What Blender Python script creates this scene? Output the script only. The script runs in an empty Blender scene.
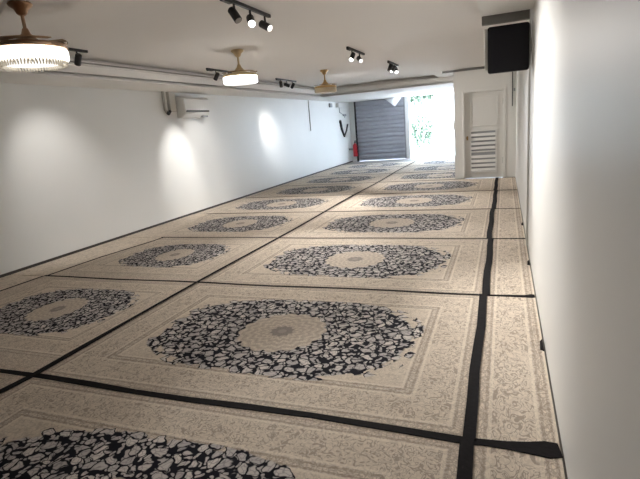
import bpy, bmesh, math, random
from mathutils import Vector, Matrix
random.seed(7)
C = bpy.context.scene.collection
SC = bpy.context.scene

# lamp strengths
P_ = dict(day=16.0, fan1=4.0, fan2=9.0, r1c=160.0, r1d=480.0, r2a=310.0, r2b=210.0, r3=430.0, l1=62.0, l2=140.0, l2w=75.0, l3=140.0, l3w=540.0)
# ------------------------------------------------------------------ materials
def new_mat(name):
    m = bpy.data.materials.new(name); m.use_nodes = True
    nt = m.node_tree; b = nt.nodes['Principled BSDF']
    return m, nt, b
def mat(name, col, rough=.6, metal=0.0, noise=0.0, nscale=8.0, bump=0.0, spec=None, emit=None, estr=0.0, trans=0.0):
    m, nt, b = new_mat(name)
    b.inputs['Base Color'].default_value = (*col, 1)
    b.inputs['Roughness'].default_value = rough
    b.inputs['Metallic'].default_value = metal
    if spec is not None: b.inputs['Specular IOR Level'].default_value = spec
    if trans: b.inputs['Transmission Weight'].default_value = trans
    if emit:
        b.inputs['Emission Color'].default_value = (*emit, 1); b.inputs['Emission Strength'].default_value = estr
    if noise or bump:
        tc = nt.nodes.new('ShaderNodeTexCoord'); n = nt.nodes.new('ShaderNodeTexNoise')
        n.inputs['Scale'].default_value = nscale; n.inputs['Detail'].default_value = 4
        nt.links.new(tc.outputs['Object'], n.inputs['Vector'])
        if noise:
            mx = nt.nodes.new('ShaderNodeMix'); mx.data_type = 'RGBA'
            mx.inputs['A'].default_value = (*[c*(1-noise) for c in col], 1)
            mx.inputs['B'].default_value = (*[min(1, c*(1+noise)) for c in col], 1)
            nt.links.new(n.outputs['Fac'], mx.inputs['Factor']); nt.links.new(mx.outputs['Result'], b.inputs['Base Color'])
        if bump:
            bp = nt.nodes.new('ShaderNodeBump'); bp.inputs['Strength'].default_value = bump; bp.inputs['Distance'].default_value = .01
            nt.links.new(n.outputs['Fac'], bp.inputs['Height']); nt.links.new(bp.outputs['Normal'], b.inputs['Normal'])
    return m

M = {}
M['wall'] = mat('wall_paint', (.80, .80, .78), .42, noise=.02, nscale=1.5, spec=.35)
M['wall_r'] = mat('wall_paint_right', (.82, .82, .80), .45, noise=.015, nscale=1.2, spec=.35)
M['ceiling'] = mat('ceiling_paint', (.86, .835, .81), .8, noise=.015, nscale=.8)
M['cove'] = mat('cove_paint', (.86, .84, .81), .7)
M['floor'] = mat('floor_tile', (.20, .18, .165), .6, noise=.1)
M['door'] = mat('door_paint', (.74, .725, .69), .45)
M['trim'] = mat('trim_paint', (.76, .745, .71), .5)
M['louvre'] = mat('louvre_grey', (.74, .73, .71), .5)
M['tape'] = mat('black_tape', (.013, .011, .012), .85, noise=.3, nscale=30, bump=.3, spec=.12)
M['base'] = mat('dark_skirting', (.05, .042, .036), .6)
M['black'] = mat('black_metal', (.02, .02, .022), .45)
M['screen'] = mat('screen_black', (.012, .011, .016), .4, spec=.25)
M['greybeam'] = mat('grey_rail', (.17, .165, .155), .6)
M['gold'] = mat('gold_metal', (.62, .43, .20), .28, metal=1.0)
M['copper'] = mat('copper_metal', (.44, .29, .19), .3, metal=1.0)
M['palegold'] = mat('pale_gold', (.66, .52, .32), .45, metal=.55)
M['blade'] = mat('amber_acrylic', (.42, .28, .16), .2)
M['crystal'] = mat('crystal', (.85, .80, .70), .1, spec=.8)
M['lampoff'] = mat('lamp_off', (.62, .52, .36), .35)
M['lit1'] = mat('lamp_lit_warm', (.9, .85, .75), .4, emit=(1, .93, .82), estr=P_['fan1'])
M['lit2'] = mat('lamp_lit', (.9, .9, .88), .4, emit=(1, .975, .93), estr=P_['fan2'])
M['litb'] = mat('lamp_lit_bottom', (.9, .9, .88), .4, emit=(1, .97, .92), estr=1.2)
M['lens_on'] = mat('lens_on', (.9, .9, .9), .3, emit=(1, .98, .95), estr=9.0)
M['lens_dim'] = mat('lens_dim', (.8, .8, .8), .3, emit=(1, .97, .93), estr=1.3)
M['lens_off'] = mat('lens_off', (.30, .29, .28), .15)
M['plastic'] = mat('white_plastic', (.80, .80, .78), .35)
M['pipe'] = mat('grey_pipe', (.50, .49, .46), .5)
M['greyplastic'] = mat('grey_plastic', (.33, .34, .35), .5)
M['shutter'] = mat('shutter_metal', (.40, .41, .46), .55, noise=.12, nscale=3)
M['red'] = mat('red_enamel', (.50, .02, .03), .35)
M['rubber'] = mat('black_rubber', (.02, .02, .02), .6)
M['cloth'] = mat('white_cloth', (.9, .9, .9), .8)
nt = M['cloth'].node_tree; tl = nt.nodes.new('ShaderNodeBsdfTranslucent'); tl.inputs[0].default_value = (.95, .95, .95, 1)
ms = nt.nodes.new('ShaderNodeMixShader'); ms.inputs[0].default_value = .6
nt.links.new(nt.nodes['Principled BSDF'].outputs[0], ms.inputs[1]); nt.links.new(tl.outputs[0], ms.inputs[2])
nt.links.new(ms.outputs[0], nt.nodes['Material Output'].inputs[0])
M['brass'] = mat('door_brass', (.35, .24, .12), .35, metal=1.0)
M['paving'] = mat('pale_paving', (.70, .71, .72), .7, noise=.06, nscale=2)
M['facade'] = mat('white_facade', (.82, .82, .80), .8)
M['leaf'] = mat('green_leaf', (.12, .165, .11), .6, noise=.35, nscale=12)
M['bark'] = mat('bark', (.16, .12, .09), .9)

def rug_material(name, plain=False):
    m, nt, b = new_mat(name)
    N, L = nt.nodes, nt.links
    def mth(op, a, c=None, d=None, clamp=False):
        n = N.new('ShaderNodeMath'); n.operation = op; n.use_clamp = clamp
        for i, v in enumerate((a, c, d)):
            if v is None: continue
            if isinstance(v, (int, float)): n.inputs[i].default_value = v
            else: L.new(v, n.inputs[i])
        return n.outputs[0]
    def step(x, lo, hi):
        n = N.new('ShaderNodeMapRange'); n.interpolation_type = 'SMOOTHSTEP'
        L.new(x, n.inputs['Value'])
        for k, v in (('From Min', lo), ('From Max', hi)):
            n.inputs[k].default_value = v
        return n.outputs['Result']
    def mix(f, a, c):
        n = N.new('ShaderNodeMix'); n.data_type = 'RGBA'
        if isinstance(f, (int, float)): n.inputs['Factor'].default_value = f
        else: L.new(f, n.inputs['Factor'])
        for k, v in (('A', a), ('B', c)):
            if isinstance(v, tuple): n.inputs[k].default_value = (*v, 1)
            else: L.new(v, n.inputs[k])
        return n.outputs['Result']
    uv = N.new('ShaderNodeUVMap'); uv.uv_map = 'UVMap'
    # small wobble of the drawing
    nz = N.new('ShaderNodeTexNoise'); nz.noise_dimensions = '2D'; nz.inputs['Scale'].default_value = 9; nz.inputs['Detail'].default_value = 2
    L.new(uv.outputs[0], nz.inputs['Vector'])
    sub = N.new('ShaderNodeVectorMath'); sub.operation = 'SUBTRACT'; L.new(nz.outputs['Color'], sub.inputs[0]); sub.inputs[1].default_value = (.5, .5, .5)
    sca = N.new('ShaderNodeVectorMath'); sca.operation = 'SCALE'; L.new(sub.outputs[0], sca.inputs[0]); sca.inputs['Scale'].default_value = .10
    add = N.new('ShaderNodeVectorMath'); add.operation = 'ADD'; L.new(uv.outputs[0], add.inputs[0]); L.new(sca.outputs[0], add.inputs[1])
    def vor(scale, feature='DISTANCE_TO_EDGE', vec=add.outputs[0], rand=1.0):
        n = N.new('ShaderNodeTexVoronoi'); n.voronoi_dimensions = '2D'; n.feature = feature
        n.inputs['Scale'].default_value = scale; n.inputs['Randomness'].default_value = rand
        L.new(vec, n.inputs['Vector']); return n
    sp = N.new('ShaderNodeSeparateXYZ'); L.new(uv.outputs[0], sp.inputs[0])
    X, Y = sp.outputs[0], sp.outputs[1]
    aX, aY = mth('ABSOLUTE', X), mth('ABSOLUTE', Y)
    d = mth('MINIMUM', mth('SUBTRACT', 1.52, aX), mth('SUBTRACT', 1.05, aY))
    # ---- cream ground with fine brown vine drawing
    def curl(scale, w, det=1.5):
        n = N.new('ShaderNodeTexNoise'); n.noise_dimensions = '2D'; n.inputs['Scale'].default_value = scale
        n.inputs['Detail'].default_value = det; n.inputs['Distortion'].default_value = 1.2
        L.new(uv.outputs[0], n.inputs['Vector'])
        return mth('SUBTRACT', 1.0, step(mth('ABSOLUTE', mth('SUBTRACT', n.outputs['Fac'], .5)), w*.3, w))
    vine = curl(24.0, .07)
    vine2 = mth('MAXIMUM', curl(46.0, .07), mth('SUBTRACT', 1.0, step(vor(26.0).outputs['Distance'], .02, .16)))
    big = N.new('ShaderNodeTexNoise'); big.noise_dimensions = '2D'; big.inputs['Scale'].default_value = 3.2; big.inputs['Detail'].default_value = 3
    L.new(uv.outputs[0], big.inputs['Vector'])
    cream = mix(big.outputs['Fac'], (.70, .60, .49), (.80, .70, .585))
    inb = mth('MULTIPLY', step(d, .085, .10), mth('SUBTRACT', 1.0, step(d, .33, .345)))      # main border band
    inl = mth('MULTIPLY', step(d, .33, .345), mth('SUBTRACT', 1.0, step(d, .40, .415)))       # inner guard band
    ino = mth('SUBTRACT', 1.0, step(d, .085, .10))
    vs = mth('ADD', .30, mth('ADD', mth('MULTIPLY', inb, .32), mth('MULTIPLY', inl, .12)))
    base = mix(mth('MULTIPLY', vine, vs), cream, (.25, .19, .15))
    base = mix(mth('MULTIPLY', vine2, mth('ADD', .20, mth('MULTIPLY', mth('ADD', inl, ino), .32))), base, (.26, .20, .16))
    # guard stripes: light and brown lines
    def line(c, w):
        return mth('SUBTRACT', 1.0, step(mth('ABSOLUTE', mth('SUBTRACT', d, c)), w*.6, w))
    light = mth('MAXIMUM', line(.10, .012), mth('MAXIMUM', line(.332, .012), line(.415, .010)))
    brown = mth('MAXIMUM', line(.078, .010), mth('MAXIMUM', line(.356, .010), mth('MAXIMUM', line(.395, .008), line(.03, .010))))
    base = mix(mth('MULTIPLY', brown, .36), base, (.24, .18, .14))
    base = mix(mth('MULTIPLY', light, .5), base, (.84, .75, .63))
    if not plain:
        # ---- dark flowered field with blunt stepped ends
        v3 = vor(11.5, 'F1', rand=.85); cn = N.new('ShaderNodeSeparateColor'); L.new(v3.outputs['Color'], cn.inputs[0])
        wob = mth('MULTIPLY', mth('SUBTRACT', cn.outputs[0], .5), .34)
        px = mth('POWER', mth('DIVIDE', aX, 1.075), 2.7)
        py = mth('POWER', mth('DIVIDE', aY, .69), 2.7)
        fs = mth('ADD', mth('ADD', px, py), wob)
        infield = mth('SUBTRACT', 1.0, step(fs, .97, 1.03))
        infield = mth('MULTIPLY', infield, mth('SUBTRACT', 1.0, step(aY, .70, .71)))
        e7 = vor(11.5, rand=.85).outputs['Distance']
        f25 = vor(25.0, 'F1'); e25 = vor(25.0).outputs['Distance']
        # large rosettes of varied size, small blossoms in the gaps between them
        rad = mth('ADD', .25, mth('MULTIPLY', cn.outputs[1], .19))
        lob = N.new('ShaderNodeTexNoise'); lob.noise_dimensions = '2D'; lob.inputs['Scale'].default_value = 26; lob.inputs['Detail'].default_value = 1
        L.new(uv.outputs[0], lob.inputs['Vector'])
        rr_ = mth('ADD', v3.outputs['Distance'], mth('MULTIPLY', mth('SUBTRACT', lob.outputs['Fac'], .5), .16))
        rosette = mth('MULTIPLY', mth('SUBTRACT', 1.0, step(mth('SUBTRACT', rr_, rad), -.04, .04)), step(e7, .06, .11))
        small = mth('MULTIPLY', mth('SUBTRACT', 1.0, step(f25.outputs['Distance'], .27, .38)), step(mth('SUBTRACT', rr_, rad), .05, .10))
        flower = mth('MAXIMUM', rosette, mth('MULTIPLY', small, .85))
        petal = mth('SUBTRACT', 1.0, step(vor(33.0).outputs['Distance'], .02, .14))
        fcol = mix(cn.outputs[2], (.50, .46, .45), (.76, .70, .65))
        fcol = mix(mth('MULTIPLY', petal, .50), fcol, (.14, .13, .14))
        dark = mix(flower, (.010, .009, .015), fcol)
        base = mix(infield, base, dark)
        # ---- round cream medallion
        r = mth('SQRT', mth('ADD', mth('MULTIPLY', X, X), mth('MULTIPLY', Y, Y)))
        th = mth('ARCTAN2', Y, X)
        sc = mth('ADD', .335, mth('MULTIPLY', mth('ABSOLUTE', mth('SINE', mth('MULTIPLY', th, 8.0))), .035))
        inm = mth('SUBTRACT', 1.0, step(mth('SUBTRACT', r, sc), -.006, .006))
        ring = mth('ABSOLUTE', mth('SINE', mth('ADD', mth('MULTIPLY', r, 46.0), mth('MULTIPLY', mth('SINE', mth('MULTIPLY', th, 16.0)), .8))))
        mcol = mix(mth('MULTIPLY', ring, .45), cream, (.30, .24, .20))
        mcol = mix(mth('MULTIPLY', vine2, .30), mcol, (.24, .19, .16))
        core = mth('SUBTRACT', 1.0, step(mth('ADD', r, mth('MULTIPLY', mth('SINE', mth('MULTIPLY', th, 10.0)), .008)), .085, .10))
        mcol = mix(mth('MULTIPLY', core, .75), mcol, (.22, .19, .18))
        dot = mth('SUBTRACT', 1.0, step(r, .03, .045))
        mcol = mix(mth('MULTIPLY', dot, .6), mcol, (.45, .39, .33))
        base = mix(inm, base, mcol)
    L.new(base, b.inputs['Base Color'])
    b.inputs['Roughness'].default_value = .82
    b.inputs['Specular IOR Level'].default_value = .10
    b.inputs['Coat Weight'].default_value = 0
    return m
M['rug'] = rug_material('medallion_rug')
M['runner'] = rug_material('border_runner', plain=True)

# ------------------------------------------------------------------ geometry helpers (all in world metres)
def BM(): return bmesh.new()
def box(bm, x0, x1, y0, y1, z0, z1, bev=0.0, seg=2):
    r = bmesh.ops.create_cube(bm, size=1.0)
    vs = r['verts']
    for v in vs:
        v.co.x = x0 + (v.co.x+.5)*(x1-x0); v.co.y = y0 + (v.co.y+.5)*(y1-y0); v.co.z = z0 + (v.co.z+.5)*(z1-z0)
    if bev > 0:
        es = list({e for v in vs for e in v.link_edges})
        bmesh.ops.bevel(bm, geom=es, offset=bev, segments=seg, profile=.5, affect='EDGES')
    return bm
def cyl(bm, a, b_, r0, r1=None, n=20, caps=True):
    a, b_ = Vector(a), Vector(b_); d = b_-a
    q = d.to_track_quat('Z', 'Y').to_matrix().to_4x4()
    bmesh.ops.create_cone(bm, cap_ends=caps, segments=n, radius1=r0, radius2=r0 if r1 is None else r1, depth=d.length,
                          matrix=Matrix.Translation((a+b_)/2) @ q)
    return bm
def lathe(bm, cx, cy, prof, n=40):
    rings = []
    for r, z in prof:
        if r < 1e-5: rings.append([bm.verts.new((cx, cy, z))])
        else: rings.append([bm.verts.new((cx+r*math.cos(2*math.pi*k/n), cy+r*math.sin(2*math.pi*k/n), z)) for k in range(n)])
    for A, B in zip(rings, rings[1:]):
        for k in range(n):
            k2 = (k+1) % n
            if len(A) == 1 and len(B) == 1: continue
            if len(A) == 1: bm.faces.new((A[0], B[k], B[k2]))
            elif len(B) == 1: bm.faces.new((A[k], A[k2], B[0]))
            else: bm.faces.new((A[k], A[k2], B[k2], B[k]))
    bmesh.ops.recalc_face_normals(bm, faces=bm.faces)
    return bm
def tube(bm, pts, r, n=10):
    pts = [Vector(p) for p in pts]
    for a, b_ in zip(pts, pts[1:]): cyl(bm, a, b_, r, n=n)
    for p in pts[1:-1]: bmesh.ops.create_uvsphere(bm, u_segments=n, v_segments=6, radius=r, matrix=Matrix.Translation(p))
    return bm
def prism(bm, poly, axis, a0, a1):
    """poly: list of 2-D points; axis 'x' (poly in y,z), 'y' (poly in x,z) or 'z' (poly in x,y)"""
    def P(u, v, a): return {'x': (a, u, v), 'y': (u, a, v), 'z': (u, v, a)}[axis]
    A = [bm.verts.new(P(u, v, a0)) for u, v in poly]; B = [bm.verts.new(P(u, v, a1)) for u, v in poly]
    n = len(poly)
    for k in range(n): bm.faces.new((A[k], A[(k+1) % n], B[(k+1) % n], B[k]))
    bm.faces.new(A); bm.faces.new(B)
    bmesh.ops.recalc_face_normals(bm, faces=bm.faces)
    return bm
WL = {}
def obj(name, bm, m, parent=None, smooth=False):
    co = [v.co for v in bm.verts]
    lo = Vector([min(c[i] for c in co) for i in range(3)]); hi = Vector([max(c[i] for c in co) for i in range(3)])
    o0 = Vector(((lo.x+hi.x)/2, (lo.y+hi.y)/2, lo.z))
    bmesh.ops.translate(bm, verts=bm.verts, vec=-o0)
    me = bpy.data.meshes.new(name); bm.to_mesh(me); bm.free()
    for q in ([m] if not isinstance(m, list) else m): me.materials.append(q)
    if smooth:
        for f in me.polygons: f.use_smooth = True
        me.set_sharp_from_angle(angle=math.radians(40))
    o = bpy.data.objects.new(name, me); C.objects.link(o)
    WL[o] = o0.copy()
    if parent: o.parent = parent; o.location = o0 - WL[parent]
    else: o.location = o0
    return o
def tag(o, label, cat, group=None):
    o['label'] = label; o['category'] = cat
    if group: o['group'] = group
    return o
def thing(name, label, cat, loc, group=None):
    o = bpy.data.objects.new(name, None); C.objects.link(o); o.location = loc; o.empty_display_size = .1
    WL[o] = Vector(loc); tag(o, label, cat, group); return o
def struct(name, bm, m, label=None, cat=None):
    o = obj(name, bm, m); o['kind'] = 'structure'
    if label: o['label'] = label
    o['category'] = cat or name.split('_')[0]
    return o

# ------------------------------------------------------------------ dimensions (camera at x=0, y=0, z=1.6)
XL, XR = -6.24, .27
YB, YF = -1.4, 20.5            # wall behind the camera, far wall
YP = 12.78; XP = -1.17         # pantry block front and left side
ZS, ZC, ZR = 2.52, 2.80, 2.70  # soffit, tray ceiling, right-hand ceiling
XT0, XT1, YT = -5.38, -1.76, 14.9
XO0, XO1 = -3.66, -1.17        # doorway to the street

# ------------------------------------------------------------------ shell
struct('floor', box(BM(), XL-.2, XR+.2, YB-.2, YF+.2, -.12, 0), M['floor'], 'dark floor under the rugs', 'floor')
struct('wall_bounce_blocker', box(BM(), XL-.2, XL, YB-.2, 3.55, -.12, 3.1), M['floor'], 'unseen dark wall beside the camera, added to cut bounced light', 'wall')  # added dark stretch, keeps bounced light off the near-left floor
struct('wall_left', box(BM(), XL-.2, XL, 3.55, YF+.2, -.12, 3.1), M['wall'], 'long white left wall with spotlight pools', 'wall')
struct('wall_right', box(BM(), XR, XR+.2, YB-.2, YP+.2, -.12, 3.1), M['wall_r'], 'white right wall close beside the camera', 'wall')
struct('wall_back', box(BM(), XL, XR, YB-.2, YB, 0, 3.0), M['floor'], 'unseen wall behind the camera, made dark to cut bounced light', 'wall')  # unseen; dark colour put in to soak up bounce near the camera
bm = BM(); box(bm, XL, -5.98, YF, YF+.2, 0, 3.0); box(bm, -5.98, XP, YF, YF+.2, 2.66, 3.0); box(bm, -3.82, XO0, YF-.06, YF+.2, 0, 2.66)
struct('wall_far', bm, M['wall'], 'far wall around the shutter and the street doorway', 'wall')
# ceiling: tray, right-hand strip
bm = BM(); box(bm, XL, XT1, YB, YT+.3, ZC, 3.1); box(bm, XT1, XR, YB, YP+.3, ZR, 3.1); box(bm, XT1, XP, YP+.3, YT+.3, ZR, 3.1)
struct('ceiling', bm, M['ceiling'], 'pale warm grey ceiling', 'ceiling')
prof = [(-.86, 3.0), (-.86, ZS), (0, ZS), (0, ZS+.020), (-.12, ZS+.020), (-.12, ZS+.060), (-.005, ZS+.060), (-.005, 2.685), (.015, 2.685),
        (.015, 2.705), (-.09, 2.705), (-.09, 2.730), (0, 2.730), (0, 2.745), (-.14, 2.745), (-.14, 3.0)]
bm = BM(); prism(bm, [(XT0+u, z) for u, z in prof], 'y', YB, YF+.1)
struct('trim_1', bm, M['cove'], 'stepped ceiling cove along the left wall', 'trim')
bm = BM(); prof2 = [(u if u > -.5 else -(YF-YT), z) for u, z in prof]
prism(bm, [(YT-u, z) for u, z in prof2], 'x', XT0-.12, XP)
struct('trim_2', bm, M['cove'], 'stepped ceiling cove and soffit across the far end', 'trim')
struct('baseboard_left', box(BM(), XL, XL+.012, YB, YF, 0, .045), M['base'], 'thin dark strip at the foot of the left wall', 'baseboard')
# pantry block with its door
bm = BM()
box(bm, XP, -.97, YP, YP+.15, 0, 2.63); box(bm, .03, XR, YP, YP+.15, 0, 2.63); box(bm, -.97, .03, YP, YP+.15, 2.16, 2.63)
box(bm, XP, XR, YP+.13, YP+.2, 2.60, 2.72)
box(bm, XP, XP+.15, YP+.15, YF+.2, 0, 3.0)
struct('wall_pantry', bm, M['trim'], 'cream white partition with a door beside the right wall', 'wall')
dr = struct('door_1', box(BM(), -.92, -.02, YP+.045, YP+.085, .012, 2.11, .004), M['door'], 'cream door with a louvred lower panel', 'door')
bm = BM()
for a in ((-.97, -.92, 0, 2.16), (-.02, .03, 0, 2.16), (-.92, -.02, 2.11, 2.16)): box(bm, a[0], a[1], YP-.018, YP+.10, a[2], a[3], .006)
obj('door_frame', bm, M['trim'], dr)
bm = BM()
for a in ((-.80, -.765, 1.32, 1.98), (-.175, -.14, 1.32, 1.98), (-.80, -.14, 1.285, 1.32), (-.80, -.14, 1.98, 2.015)): box(bm, a[0], a[1], YP+.030, YP+.046, a[2], a[3], .004)
obj('panel_moulding', bm, M['door'], dr)
lv = BM()
for a in ((-.80, -.77, .15, 1.20), (-.20, -.17, .15, 1.20), (-.77, -.20, .15, .18), (-.77, -.20, 1.17, 1.20), (-.77, -.20, .66, .69)): box(lv, a[0], a[1], YP+.022, YP+.046, a[2], a[3], .003)
lo = obj('louvre_panel', lv, M['louvre'], dr)
bm = BM()
box(bm, -.77, -.20, YP+.040, YP+.046, .18, 1.17)
obj('back_panel', bm, M['greyplastic'], lo)
bm = BM()
for k in range(9):
    z = .190+.108*k
    if .60 < z+.03 < .70: continue
    prism(bm, [(YP+.016, z), (YP+.040, z+.062), (YP+.040, z+.070), (YP+.016, z+.010)], 'x', -.77, -.20)
obj('slats', bm, M['louvre'], lo)
bm = BM(); cyl(bm, (-.86, YP+.045, 1.03), (-.86, YP+.0, 1.03), .011); bmesh.ops.create_uvsphere(bm, u_segments=14, v_segments=10, radius=.028, matrix=Matrix.Translation((-.86, YP-.005, 1.03)))
box(bm, -.880, -.840, YP+.038, YP+.046, .97, 1.07, .004)
obj('door_knob', bm, M['brass'], dr, smooth=True)
for z in (.44, 1.85):
    obj('hinge', cyl(BM(), (-.022, YP+.028, z-.07), (-.022, YP+.028, z+.07), .014, n=10), M['pipe'], dr, smooth=True)

struct('trim_gap_shade', box(BM(), XP-.26, XR, YP-.012, YP+.02, 2.635, 2.685), M['greybeam'], 'grey strip standing for the shadow gap along the top of the cream partition', 'trim')  # flush dark strip paints the shade of the gap below the ceiling
# wall end fittings of the pantry corner
lt = thing('door_latch', 'small grey latch on the left edge of the cream partition', 'latch', (XP-.012, YP+.05, 1.22))
obj('plate', box(BM(), XP-.012, XP+.01, YP+.02, YP+.08, 1.22, 1.50, .003), M['pipe'], lt)
obj('bolt', cyl(BM(), (XP-.022, YP+.05, 1.26), (XP-.022, YP+.05, 1.42), .012, n=10), M['pipe'], lt)
cb = thing('cable_conduit', 'thin black vertical conduit on the partition under the screen', 'conduit', (.18, YP-.01, 1.71))
obj('conduit', box(BM(), .172, .192, YP-.022, YP+.01, 1.71, 2.60, .003), M['black'], cb)
obj('junction', box(BM(), .205, .245, YP-.03, YP+.01, 2.05, 2.12, .005), M['greyplastic'], cb)

# bulkhead, grey rail and screen on the right
struct('trim_3', box(BM(), -.235, XR, YB, 5.72, 2.585, ZR+.05), M['wall_r'], 'boxed bulkhead along the top of the right wall', 'trim')
struct('trim_4', box(BM(), -.225, .24, 5.74, 5.82, 2.505, ZR+.03), M['greybeam'], 'grey beam end under the bulkhead above the screen', 'trim')
sc = thing('display_screen', 'black screen with rounded corners high on the right wall below the bulkhead', 'screen', (.04, 5.9, 2.0))
Rz = Matrix.Rotation(math.radians(-7), 4, 'Z')
def rot_bm(bm, piv):
    bmesh.ops.transform(bm, verts=bm.verts, matrix=Matrix.Translation(piv) @ Rz @ Matrix.Translation(-Vector(piv)))
    return bm
bm = BM(); box(bm, -.17, .245, 5.83, 5.90, 2.012, 2.487)
es = [e for e in bm.edges if abs(e.verts[0].co.y-e.verts[1].co.y) > .05]
bmesh.ops.bevel(bm, geom=es, offset=.025, segments=5, profile=.5, affect='EDGES')
obj('housing', bm, M['screen'], sc, smooth=True)
obj('back_plate', box(BM(), -.205, .265, 5.905, 5.93, 2.06, 2.485, .003), M['plastic'], sc)
obj('wall_arm', box(BM(), .10, XR+.01, 5.93, 5.97, 2.2, 2.34, .004), M['pipe'], sc)
tk = tag(obj('cable_trunking', box(BM(), XR-.02, XR, 6.05, 6.11, 0.02, ZR-.01, .004), M['plastic']), 'white vertical cable trunking on the right wall behind the screen', 'trunking')

# ------------------------------------------------------------------ shutter, doorway, street
sh = thing('roller_shutter', 'grey ribbed roller shutter at the far end of the room', 'shutter', (-4.9, YF-.03, 0))
bm = BM(); prof = []
z = .10; P = []
while z < 2.655:
    for q in range(6):
        t = q/6; P.append((YF-.015-.044*abs(math.sin(math.pi*t))**.7, z+.17*t))
    z += .17
P.append((YF-.015, z)); P += [(YF+.02, z), (YF+.02, .10)]
prism(bm, P, 'x', -5.93, -3.87)
obj('slat_curtain', bm, M['shutter'], sh)
obj('bottom_bar', box(BM(), -5.93, -3.87, YF-.06, YF+.01, .02, .11, .008), M['shutter'], sh)
obj('guide_rail', box(BM(), -5.99, -5.92, YF-.075, YF+.02, .0, 2.655, .004), M['black'], sh)
obj('guide_rail', box(BM(), -3.88, -3.825, YF-.075, YF+.02, .0, 2.655, .004), M['greyplastic'], sh)
pn = thing('pennant', 'white triangular pennant hanging at the top of the shutter', 'pennant', (-4.1, YF-.13, 2.2))
bm = BM(); prism(bm, [(-4.62, 2.50), (-3.80, 2.50), (-4.14, 2.16)], 'y', YF-.135, YF-.131)
for v in bm.verts: v.co.y -= (v.co.x+4.62)*.75
obj('cloth', bm, M['cloth'], pn)
obj('hanging_rod', cyl(BM(), (-4.64, YF-.118, 2.507), (-3.78, YF-.763, 2.507), .008, n=8), M['plastic'], pn)

struct('ground', box(BM(), -16, 10, YF+.2, 48, -.14, -.02), M['paving'], 'pale paving of the sunlit street outside', 'ground')
bd = thing('street_building', 'bleached white building across the street', 'building', (-5, 40, -.02))
obj('facade', box(BM(), -15, 9, 40, 44, -.02, 9), M['facade'], bd)
for k in range(5): obj('window', box(BM(), -13+4*k, -11+4*k, 39.93, 40.01, 1.2, 3.0, .02), M['plastic'], bd)
def foliage(bm, c, rad, n, size):
    for k in range(n):
        while True:
            v = Vector((random.uniform(-1, 1), random.uniform(-1, 1), random.uniform(-1, 1)))
            if .25 < v.length < 1: break
        p = Vector(c) + Vector((v.x*rad[0], v.y*rad[1], v.z*rad[2]))
        s = size*random.uniform(.6, 1.3)
        q = Matrix.Rotation(random.uniform(0, 6.28), 3, 'Z') @ Matrix.Rotation(random.uniform(-1.2, 1.2), 3, 'X')
        pts = [q @ Vector(w) for w in ((-s*.35, 0, 0), (0, -s, 0), (s*.35, 0, .04*s), (0, s, 0))]
        bm.faces.new([bm.verts.new(p+w) for w in pts])
    return bm
sb = thing('shrub', 'green shrub outside just beyond the street doorway', 'shrub', (-4.05, 26, -.02))
obj('foliage', foliage(BM(), (-4.05, 26, .95), (.75, .6, .85), 1100, .13), M['leaf'], sb)
obj('stem', cyl(BM(), (-4.05, 26, -.02), (-4.05, 26, .9), .04, .02, n=8), M['bark'], sb)
tr = thing('tree', 'tree crown hanging over the street at the top of the doorway', 'tree', (-6.2, 31, -.02))
obj('crown', foliage(BM(), (-5.1, 31, 3.75), (1.5, 1.4, 1.3), 1800, .24), M['leaf'], tr)
obj('trunk', tube(BM(), [(-6.6, 31.2, -.02), (-6.5, 31.1, 2.0), (-6.0, 31, 4.2)], .10), M['bark'], tr)

# fire extinguisher on the wall by the shutter
fx, fy = XL+.27, 20.15
fe = thing('fire_extinguisher', 'red fire extinguisher on the wall at the foot of the shutter', 'fire extinguisher', (fx, fy, .25))
obj('cylinder', lathe(BM(), fx, fy, [(0, .25), (.085, .25), (.095, .27), (.095, .68), (.085, .74), (.04, .79), (.03, .81), (0, .81)], 24), M['red'], fe, smooth=True)
bm = BM(); cyl(bm, (fx, fy, .80), (fx, fy, .86), .03); box(bm, fx-.02, fx+.12, fy-.012, fy+.012, .86, .885, .004); box(bm, fx-.02, fx+.11, fy-.012, fy+.012, .90, .92, .004)
obj('valve', bm, M['black'], fe)
obj('hose', tube(BM(), [(fx+.03, fy, .84), (fx+.13, fy-.02, .80), (fx+.14, fy-.03, .60), (fx+.11, fy-.03, .42)], .013, 8), M['rubber'], fe)
obj('bracket', box(BM(), XL-.01, fx-.05, fy-.05, fy+.05, .52, .60, .004), M['greyplastic'], fe)
# black hose loop and small fittings near the far left corner
hk = thing('hanging_strap', 'black strap looped in a V on the left wall near the shutter', 'strap', (XL+.03, 19.55, 1.12))
bm = BM(); cyl(bm, (XL+.035, 19.05, 1.78), (XL+.035, 19.2, 1.45), .055, .05); cyl(bm, (XL+.035, 19.2, 1.45), (XL+.035, 19.5, 1.14), .05, .035)
cyl(bm, (XL+.03, 19.5, 1.14), (XL+.03, 19.85, 1.36), .03); cyl(bm, (XL+.03, 19.85, 1.36), (XL+.03, 20.05, 1.60), .03)
for p_ in ((19.2, 1.45, .05), (19.5, 1.14, .035), (19.85, 1.36, .03)): bmesh.ops.create_uvsphere(bm, u_segments=12, v_segments=8, radius=p_[2], matrix=Matrix.Translation((XL+.035, p_[0], p_[1])))
obj('loop', bm, M['rubber'], hk, smooth=True)
for q in ((19.05, 1.80), (20.05, 1.62)): obj('hook', cyl(BM(), (XL, q[0], q[1]), (XL+.08, q[0], q[1]), .018, n=10), M['pipe'], hk)
eb = thing('wall_box', 'white box with a cable on the left wall above the black strap', 'wall box', (XL+.06, 19.1, 2.3))
obj('case', box(BM(), XL, XL+.12, 18.75, 19.45, 2.30, 2.46, .012), M['plastic'], eb)
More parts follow.
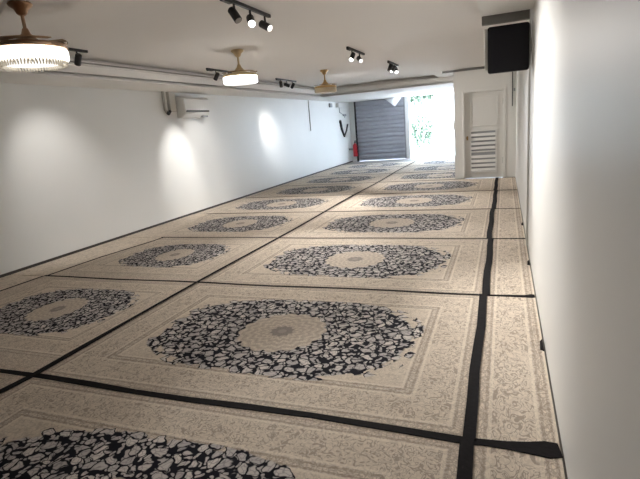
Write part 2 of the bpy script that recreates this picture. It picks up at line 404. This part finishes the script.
obj('cable', tube(BM(), [(XL+.02, 19.1, 2.31), (XL+.02, 19.1, 2.12), (XL+.02, 19.75, 1.98), (XL+.02, 19.75, 1.90)], .013, 8), M['greyplastic'], eb)
obj('outlet', box(BM(), XL, XL+.04, 19.55, 19.95, 1.96, 2.04, .006), M['greyplastic'], eb)
tag(obj('sensor', box(BM(), XL-.01, XL+.07, 17.9, 18.15, 2.30, 2.45, .02), M['greyplastic']), 'small grey sensor on the left wall beside the white box', 'sensor')
tag(obj('wall_pipe', cyl(BM(), (XL+.014, 15.8, 1.5), (XL+.014, 15.8, ZS), .014, n=10), M['pipe']), 'thin pale pipe running down the left wall from the soffit', 'pipe')

# ------------------------------------------------------------------ air conditioner
ac = thing('air_conditioner', 'white split air conditioner high on the left wall', 'air conditioner', (XL+.11, 8.9, 2.0))
bm = BM(); prism(bm, [(XL, 2.42), (XL+.17, 2.42), (XL+.215, 2.38), (XL+.22, 2.16), (XL+.19, 2.08), (XL+.12, 2.02), (XL, 2.01)], 'y', 8.47, 9.38)
bmesh.ops.bevel(bm, geom=[e for e in bm.edges if abs(e.verts[0].co.y-e.verts[1].co.y) < .01], offset=.012, segments=2, affect='EDGES')
obj('housing', bm, M['plastic'], ac)
obj('air_outlet', prism(BM(), [(XL+.15, 2.155), (XL+.226, 2.155), (XL+.226, 2.125), (XL+.15, 2.125)], 'y', 8.52, 9.33), M['black'], ac)
obj('flap', prism(BM(), [(XL+.20, 2.115), (XL+.212, 2.115), (XL+.16, 2.05), (XL+.148, 2.052)], 'y', 8.52, 9.33), M['plastic'], ac)
obj('display_window', box(BM(), XL+.12, XL+.20, 9.12, 9.30, 2.012, 2.05), M['greyplastic'], ac)
pp = thing('pipe_run', 'grey insulated pipes dropping beside the air conditioner', 'pipe', (XL+.05, 8.15, 2.1))
obj('duct_cover', box(BM(), XL-.01, XL+.07, 8.22, 8.42, 2.14, ZS+.01, .01), M['pipe'], pp)
obj('pipe', tube(BM(), [(XL+.05, 8.06, ZS), (XL+.05, 8.06, 2.18), (XL+.05, 8.10, 2.12)], .026), M['pipe'], pp, smooth=True)
obj('black_bend', tube(BM(), [(XL+.05, 8.09, 2.14), (XL+.06, 8.14, 2.10), (XL+.05, 8.21, 2.15)], .03), M['rubber'], pp, smooth=True)

# ------------------------------------------------------------------ fan lamps
def fan(x, y, rad, metal, drum, label, fringe=False, zt=2.455):
    f = thing('ceiling_fan', label, 'ceiling fan', (x, y, ZC), 'round fan lamps down the middle of the ceiling')
    obj('canopy', lathe(BM(), x, y, [(0, ZC), (.085, ZC), (.095, ZC-.012), (.085, ZC-.03), (.055, ZC-.05), (.04, ZC-.085), (.022, ZC-.10), (0, ZC-.10)]), metal, f, smooth=True)
    obj('rod', cyl(BM(), (x, y, zt+.08), (x, y, ZC-.09), .014), metal, f, smooth=True)
    obj('motor_housing', lathe(BM(), x, y, [(0, zt+.14), (.022, zt+.14), (.035, zt+.10), (.09, zt+.045), (rad*.55, zt+.022), (rad*.8, zt+.012), (rad*.8, zt-.004), (0, zt-.004)]), metal, f, smooth=True)
    obj('rim', lathe(BM(), x, y, [(rad*.6, zt+.006), (rad*.99, zt+.004), (rad*1.03, zt-.010), (rad*1.02, zt-.032), (rad*.96, zt-.036), (rad*.6, zt-.03), (rad*.6, zt+.006)]), metal, f, smooth=True)
    for k in range(3):
        bm = BM(); a0 = 2*math.pi*k/3 + .3
        outer = [(x+rad*1.05*math.cos(a0+t*1.7/8), y+rad*1.05*math.sin(a0+t*1.7/8)) for t in range(9)]
        inner = [(x+rad*(.62+.25*t/8)*math.cos(a0+t*1.7/8), y+rad*(.62+.25*t/8)*math.sin(a0+t*1.7/8)) for t in range(9)]
        prism(bm, outer+inner[::-1], 'z', zt+.026, zt+.032)
        obj('blade', bm, M['blade'], f)
    lit = drum in (M['lit1'], M['lit2'])
    h = .085
    ld = obj('lamp_drum', lathe(BM(), x, y, [(rad*.5, zt-.03), (rad*.93, zt-.03), (rad*.985, zt-.036), (rad*1.01, zt-.05), (rad*1.01, zt-.02-h), (rad*.985, zt-.036-h), (rad*.93, zt-.046-h)]), drum, f, smooth=True)
    obj('bottom_diffuser', lathe(BM(), x, y, [(rad*.925, zt-.047-h), (rad*.6, zt-.054-h), (0, zt-.056-h)]), M['litb'] if lit else drum, ld, smooth=True)
    if fringe:
        bm = BM(); n = 64
        for k in range(n):
            a = 2*math.pi*k/n
            for q, rr in ((0, .93), (1, .80)):
                p = Vector((x+rad*rr*math.cos(a+q*.05), y+rad*rr*math.sin(a+q*.05), zt-.045-h-.012-.012*q))
                bmesh.ops.create_icosphere(bm, subdivisions=1, radius=.013, matrix=Matrix.Translation(p) @ Matrix.Diagonal((.6, .6, 1.9, 1)))
        obj('crystal_fringe', bm, M['crystal'], f, smooth=False)
    return f
fan(-3.74, 3.2, .29, M['copper'], M['lit1'], 'copper fan lamp glowing with a crystal fringe, nearest the camera', True, 2.46)
fan(-3.67, 6.64, .25, M['palegold'], M['lit2'], 'gold fan lamp with a glowing white drum, middle of the three')
fan(-3.67, 10.4, .24, M['gold'], M['lampoff'], 'unlit gold fan lamp, farthest of the three')

# ------------------------------------------------------------------ track spotlights
def spot(name, pos, d, power, ang, blend=1.0, col=(1, .97, .93), size=.03):
    l = bpy.data.lights.new(name, 'SPOT'); l.energy = power; l.spot_size = math.radians(ang); l.spot_blend = blend; l.color = col; l.shadow_soft_size = size
    o = bpy.data.objects.new(name, l); C.objects.link(o); o.location = pos; o.rotation_euler = Vector(d).to_track_quat('-Z', 'Y').to_euler()
    return o
def track(x, y0, y1, heads, label, drop=.085, size=1.0):
    t = thing('track_spotlight', label, 'track light', (x, (y0+y1)/2, ZC), 'black spotlight bars on the ceiling')
    obj('rail', box(BM(), x-.018, x+.018, y0, y1, ZC-.032, ZC, .004), M['black'], t)
    obj('power_box', box(BM(), x-.022, x+.022, y0+.02, y0+.18, ZC-.046, ZC-.02, .004), M['black'], t)
    for (y, d, lens, power, ang) in heads:
        d = Vector(d).normalized()
        c = Vector((x, y, ZC-drop-.045*size))
        r = .038*size; ln = .13*size
        a = c - d*ln*.5; b_ = c + d*ln*.5
        bm = BM(); cyl(bm, a, b_, r, n=24); cyl(bm, a - d*.012, a, r*.7, r, n=24)
        hd = obj('head', bm, M['black'], t, smooth=True)
        obj('arm', cyl(BM(), (x, y, ZC-.03), (x, y, c.z+r*.6), .011, n=10), M['black'], t)
        obj('lens', cyl(BM(), b_ - d*.004, b_ + d*.003, r*.86, n=24), M[lens], hd)
        if power:
            s = spot('spot_bulb', (0, 0, 0), d, power, ang)
            s.location = b_ + d*.02 - WL[t]; s.parent = t
    return t
CAM = Vector((0, 0, 1.6))
RX, LX = -2.32, -5.0
track(-2.33, 4.02, 5.0, [(4.25, (.55, -.15, -.80), 'lens_off', 0, 0), (4.56, (1.9, -2.9, -2.5), 'lens_on', P_['r1c'], 58), (4.88, (2.59, -.75, -1.55), 'lens_dim', P_['r1d'], 66)],
      'black spotlight bar at the top of the picture, nearest on the right-hand row')
track(RX, 7.75, 8.75, [(8.0, (-.4, -2.4, -2.6), 'lens_on', P_['r2a'], 56), (8.45, (.55, -.80, -.55), 'lens_dim', P_['r2b'], 80)],
      'black spotlight bar with one dazzling head, second on the right-hand row')
track(-2.21, 10.2, 11.2, [(10.35, (-.3, -.3, -.9), 'lens_off', 0, 0), (10.62, (-.55, -.50, -.80), 'lens_on', P_['r3'], 80), (10.98, (.25, -.72, -.75), 'lens_on', P_['r3']*.8, 88)],
      'black spotlight bar near the far cove, third on the right-hand row')
track(LX, 4.55, 5.12, [(4.95, (-.75, .30, -.98), 'lens_off', P_['l1'], 72)],
      'black spotlight bar beside the crystal fringed fan lamp')
track(LX, 7.85, 8.75, [(8.15, (-.75, .12, -.95), 'lens_off', P_['l2'], 46), (8.6, (-.75, .45, -1.0), 'lens_off', P_['l2w'], 66)],
      'black spotlight bar partly behind the glowing drum fan lamp')
track(LX, 10.75, 11.95, [(11.0, (.1, -.2, -1), 'lens_off', 0, 0), (11.35, (.8, .35, -.42), 'lens_off', P_['l3w'], 80), (11.7, (-.75, .55, -.68), 'lens_off', P_['l3'], 46)],
      'black spotlight bar with three dark heads on the left-hand row')

# ------------------------------------------------------------------ rugs and seams
ZT = .012
def quad_slab(corners, uvs, z0, z1, nx=1, ny=1):
    """slab over a quad; corners and uvs: (bl, br, tr, tl)"""
    bm = BM(); lay = bm.loops.layers.uv.new('UVMap')
    top = [bm.verts.new((c[0], c[1], z1)) for c in corners]; bot = [bm.verts.new((c[0], c[1], z0)) for c in corners]
    def face(vs, us):
        f = bm.faces.new(vs)
        for l, u in zip(f.loops, us): l[lay].uv = u
    face(top, uvs)
    for k in range(4):
        k2 = (k+1) % 4
        face([bot[k], bot[k2], top[k2], top[k]], [uvs[k], uvs[k2], uvs[k2], uvs[k]])
    face(bot[::-1], uvs[::-1])
    return bm
Y0, D = 2.202, 2.1066
X1, X2 = -.163, -3.20
ord_ = ['nearest', 'second', 'third', 'fourth', 'fifth', 'sixth', 'seventh', 'eighth', 'ninth', 'tenth']
def rows(): return range(0, 9)
for k in rows():
    y0, y1 = Y0+(k-1)*D+.010, Y0+k*D-.010
    if k == 8: y1 = 18.9
    if k == 0: y0 = Y0-D
    yc = Y0+(k-.5)*D
    # right column
    xr = X1-.012 if k < 6 else XP-.02
    cs = [(X2+.012, y0), (xr, y0), (xr, y1), (X2+.012, y1)]
    uvs = [(c[0]-(X1+X2)/2, c[1]-yc) for c in cs]
    tag(obj('medallion_rug', quad_slab(cs, uvs, .002, ZT), M['rug']),
        'cream rug with dark flowered medallion, %s from camera in the right-hand row' % ord_[k] if k < 6 else
        'rug cut along the cream partition, %s from the camera in the right-hand row' % ord_[k], 'rug', 'medallion rugs in the right-hand row')
    # left column: narrower rugs, set unevenly
    xl0, xl1, c0, s, yo = {0: (-5.62, -5.62, -4.35, 1.5, 0), 1: (-5.62, -5.58, -4.27, 1.42, .10), 2: (-5.55, -5.34, -4.36, 1.48, .05), 3: (-5.40, -5.86, -4.50, 1.19, .05)}.get(k, (-6.20, -6.20, -4.62, 1.08, 0))
    cs = [(xl0, y0), (X2-.012, y0), (X2-.012, y1), (xl1, y1)]
    sy = 1.15 if k in (1, 2) else 1.0
    uvs = [((c[0]-c0)*s, (c[1]-yc-yo)*sy) for c in cs]
    tag(obj('medallion_rug', quad_slab(cs, uvs, .002, ZT), M['rug']),
        'cream rug with oval dark medallion, %s from camera along the left wall' % ord_[k], 'rug', 'medallion rugs in the left-hand row')
    if k < 4:   # plain strip between the left rugs and the wall
        cs = [(XL+.02, y0), (xl0-.012, y0), (xl1-.012, y1), (XL+.02, y1)]
        uvs = [(0.2+(c[0]+5.9)*.4, (c[1]-yc)*.5) for c in cs]
        tag(obj('carpet_strip', quad_slab(cs, uvs, .002, ZT-.002), M['runner']),
            'plain beige carpet strip along the left wall, %s from camera' % ord_[k], 'carpet', 'carpet strips along the left wall')
    if k < 6:   # border runner between seam and right wall
        cs = [(X1+.015, y0), (XR-.012, y0), (XR-.012, y1), (X1+.015, y1)]
        uvs = [(1.52-(c[0]-X1), (c[1]-yc)*.62) for c in cs]
        r = tag(obj('carpet_runner', quad_slab(cs, uvs, .002, ZT-.001), M['runner']),
                'narrow cream patterned runner along the right wall, %s from the camera' % ord_[k], 'carpet', 'carpet runners along the right wall')
        if k in (1, 2, 3):
            yy = {1: 3.36, 2: 5.35, 3: 7.3}[k]
            bm = BM(); prism(bm, [(XR-.035, yy-.07), (XR-.012, yy-.09), (XR-.012, yy+.09), (XR-.03, yy+.05)], 'z', ZT-.001, ZT+.006)
            obj('edge_tab', bm, M['tape'], r)

def strip(pts, z0, z1):
    """tape through (x, y, half width) stations, mostly running along y or x"""
    bm = BM(); A = []; B = []
    for i, (x, y, w) in enumerate(pts):
        a = pts[max(0, i-1)]; b_ = pts[min(len(pts)-1, i+1)]
        t = Vector((b_[0]-a[0], b_[1]-a[1])).normalized(); n = Vector((-t.y, t.x))
        A.append(Vector((x, y))+n*w); B.append(Vector((x, y))-n*w)
    prism(bm, [tuple(v) for v in A]+[tuple(v) for v in B[::-1]], 'z', z0, z1)
    return bm
Z2 = ZT+.0005
# cross seams
for k in range(0, 8):
    y = Y0+k*D
    xe = XR-.012 if k < 5 else (XR-.012 if k == 5 else XP-.02)
    xs = {0: -5.62, 1: -5.60, 2: -5.40, 3: -5.88}.get(k, -6.1)
    w = {0: .026, 1: .015, 2: .013}.get(k, .012)
    n = 14; pts = []
    for i in range(n+1):
        x = xs+(xe-xs)*i/n
        pts.append((x, y+.012*math.sin(i*1.3+k)+(.0), w*(1+.12*math.sin(i*2.1+k*2))))
    if k == 0: pts = pts[:-1]+[(-.10, y-.005, .024), (.02, y, .030), (.12, y+.005, .045), (.20, y+.012, .062), (XR-.014, y+.02, .050)]
    if k == 1: pts = pts[:-1]+[(.05, y, .02), (.18, y+.005, .026), (.235, y+.02, .04), (XR-.014, y+.02, .03)]
    if k == 5: pts = [(x_, min(y_, YP-.035), w_) for x_, y_, w_ in pts]
    tag(obj('seam_tape', strip(pts, Z2, Z2+.004), M['tape']),
        'black tape across the room between the %s and %s rug rows' % (ord_[k], ord_[k+1]), 'tape', 'black tapes running across the rugs')
# long seam by the right wall, one length per rug row
for k in range(0, 6):
    y0, y1 = Y0+(k-1)*D, Y0+k*D
    if k == 0: y0 = .2
    if k == 5: y1 = YP-.03
    off = [.0, .0, .012, -.012, .006, 0][k]
    w = [.034, .032, .034, .034, .036, .036][k]
    pts = [(X1+off+.006*math.sin(i*1.7+k), y0+(y1-y0)*i/6, w) for i in range(7)]
    tag(obj('seam_tape', strip(pts, Z2+.005, Z2+.009), M['tape']),
        'black tape length beside the right wall runners, %s from the camera' % ord_[k], 'tape', 'black tape lengths along the right wall runners')
# long seam between the two rug rows
pts = [(-3.21+.018*math.sin(y*1.1)+(-.06 if y < 2.1 else 0), y, (.030 if y < 2.8 else .018) if y < 6 else .022) for y in [.2+.5*i for i in range(38)]]
tag(obj('seam_tape', strip(pts, Z2+.005, Z2+.009), M['tape']), 'long black tape running diagonally up the picture between both rug rows', 'tape')
# thin seams at the left edge of two rugs
tag(obj('seam_tape', strip([(-5.63, .2, .012), (-5.63, 3.2, .012), (-5.60, 4.30, .014)], Z2, Z2+.004), M['tape']), 'thin dark tape on the left edge of the second oval medallion rug', 'tape')
tag(obj('seam_tape', strip([(-5.56, 4.32, .012), (-5.52, 5.2, .013), (-5.38, 6.1, .014), (-5.35, 6.40, .014)], Z2, Z2+.004), M['tape']), 'thin dark tape curving along the left edge of the third oval medallion rug', 'tape')

# ------------------------------------------------------------------ daylight
w = bpy.data.worlds.new('World'); SC.world = w; w.use_nodes = True
bg = w.node_tree.nodes['Background']; bg.inputs['Color'].default_value = (.64, .80, 1.0, 1); bg.inputs['Strength'].default_value = P_['day']
s = bpy.data.lights.new('sun', 'SUN'); s.energy = 1.4*P_['day']; s.angle = math.radians(1); s.color = (1, .97, .92)
so = bpy.data.objects.new('sun', s); C.objects.link(so); so.rotation_euler = Vector((-.45, .25, -1)).to_track_quat('-Z', 'Y').to_euler()

# ------------------------------------------------------------------ camera
cam = bpy.data.cameras.new('camera'); co = bpy.data.objects.new('camera', cam); C.objects.link(co)
cam.sensor_fit = 'HORIZONTAL'; cam.sensor_width = 36; cam.lens = 480.02/640*36; cam.clip_start = .02; cam.clip_end = 200
yaw, pit, rol = .375574221, .229241306, -.0847192416
fwd = Vector((-math.sin(yaw)*math.cos(pit), math.cos(yaw)*math.cos(pit), -math.sin(pit)))
rt = Vector((math.cos(yaw), math.sin(yaw), 0)); up = rt.cross(fwd)
c_, s_ = math.cos(rol), math.sin(rol)
r2 = c_*rt + s_*up; u2 = -s_*rt + c_*up
m = Matrix((r2, u2, -fwd)).transposed().to_4x4(); m.translation = CAM
co.matrix_world = m
SC.camera = co
SC.view_settings.view_transform = 'Standard'; SC.view_settings.look = 'None'
SC.view_settings.gamma = 1; SC.view_settings.use_curve_mapping = False
SC.view_settings.exposure = 0.14
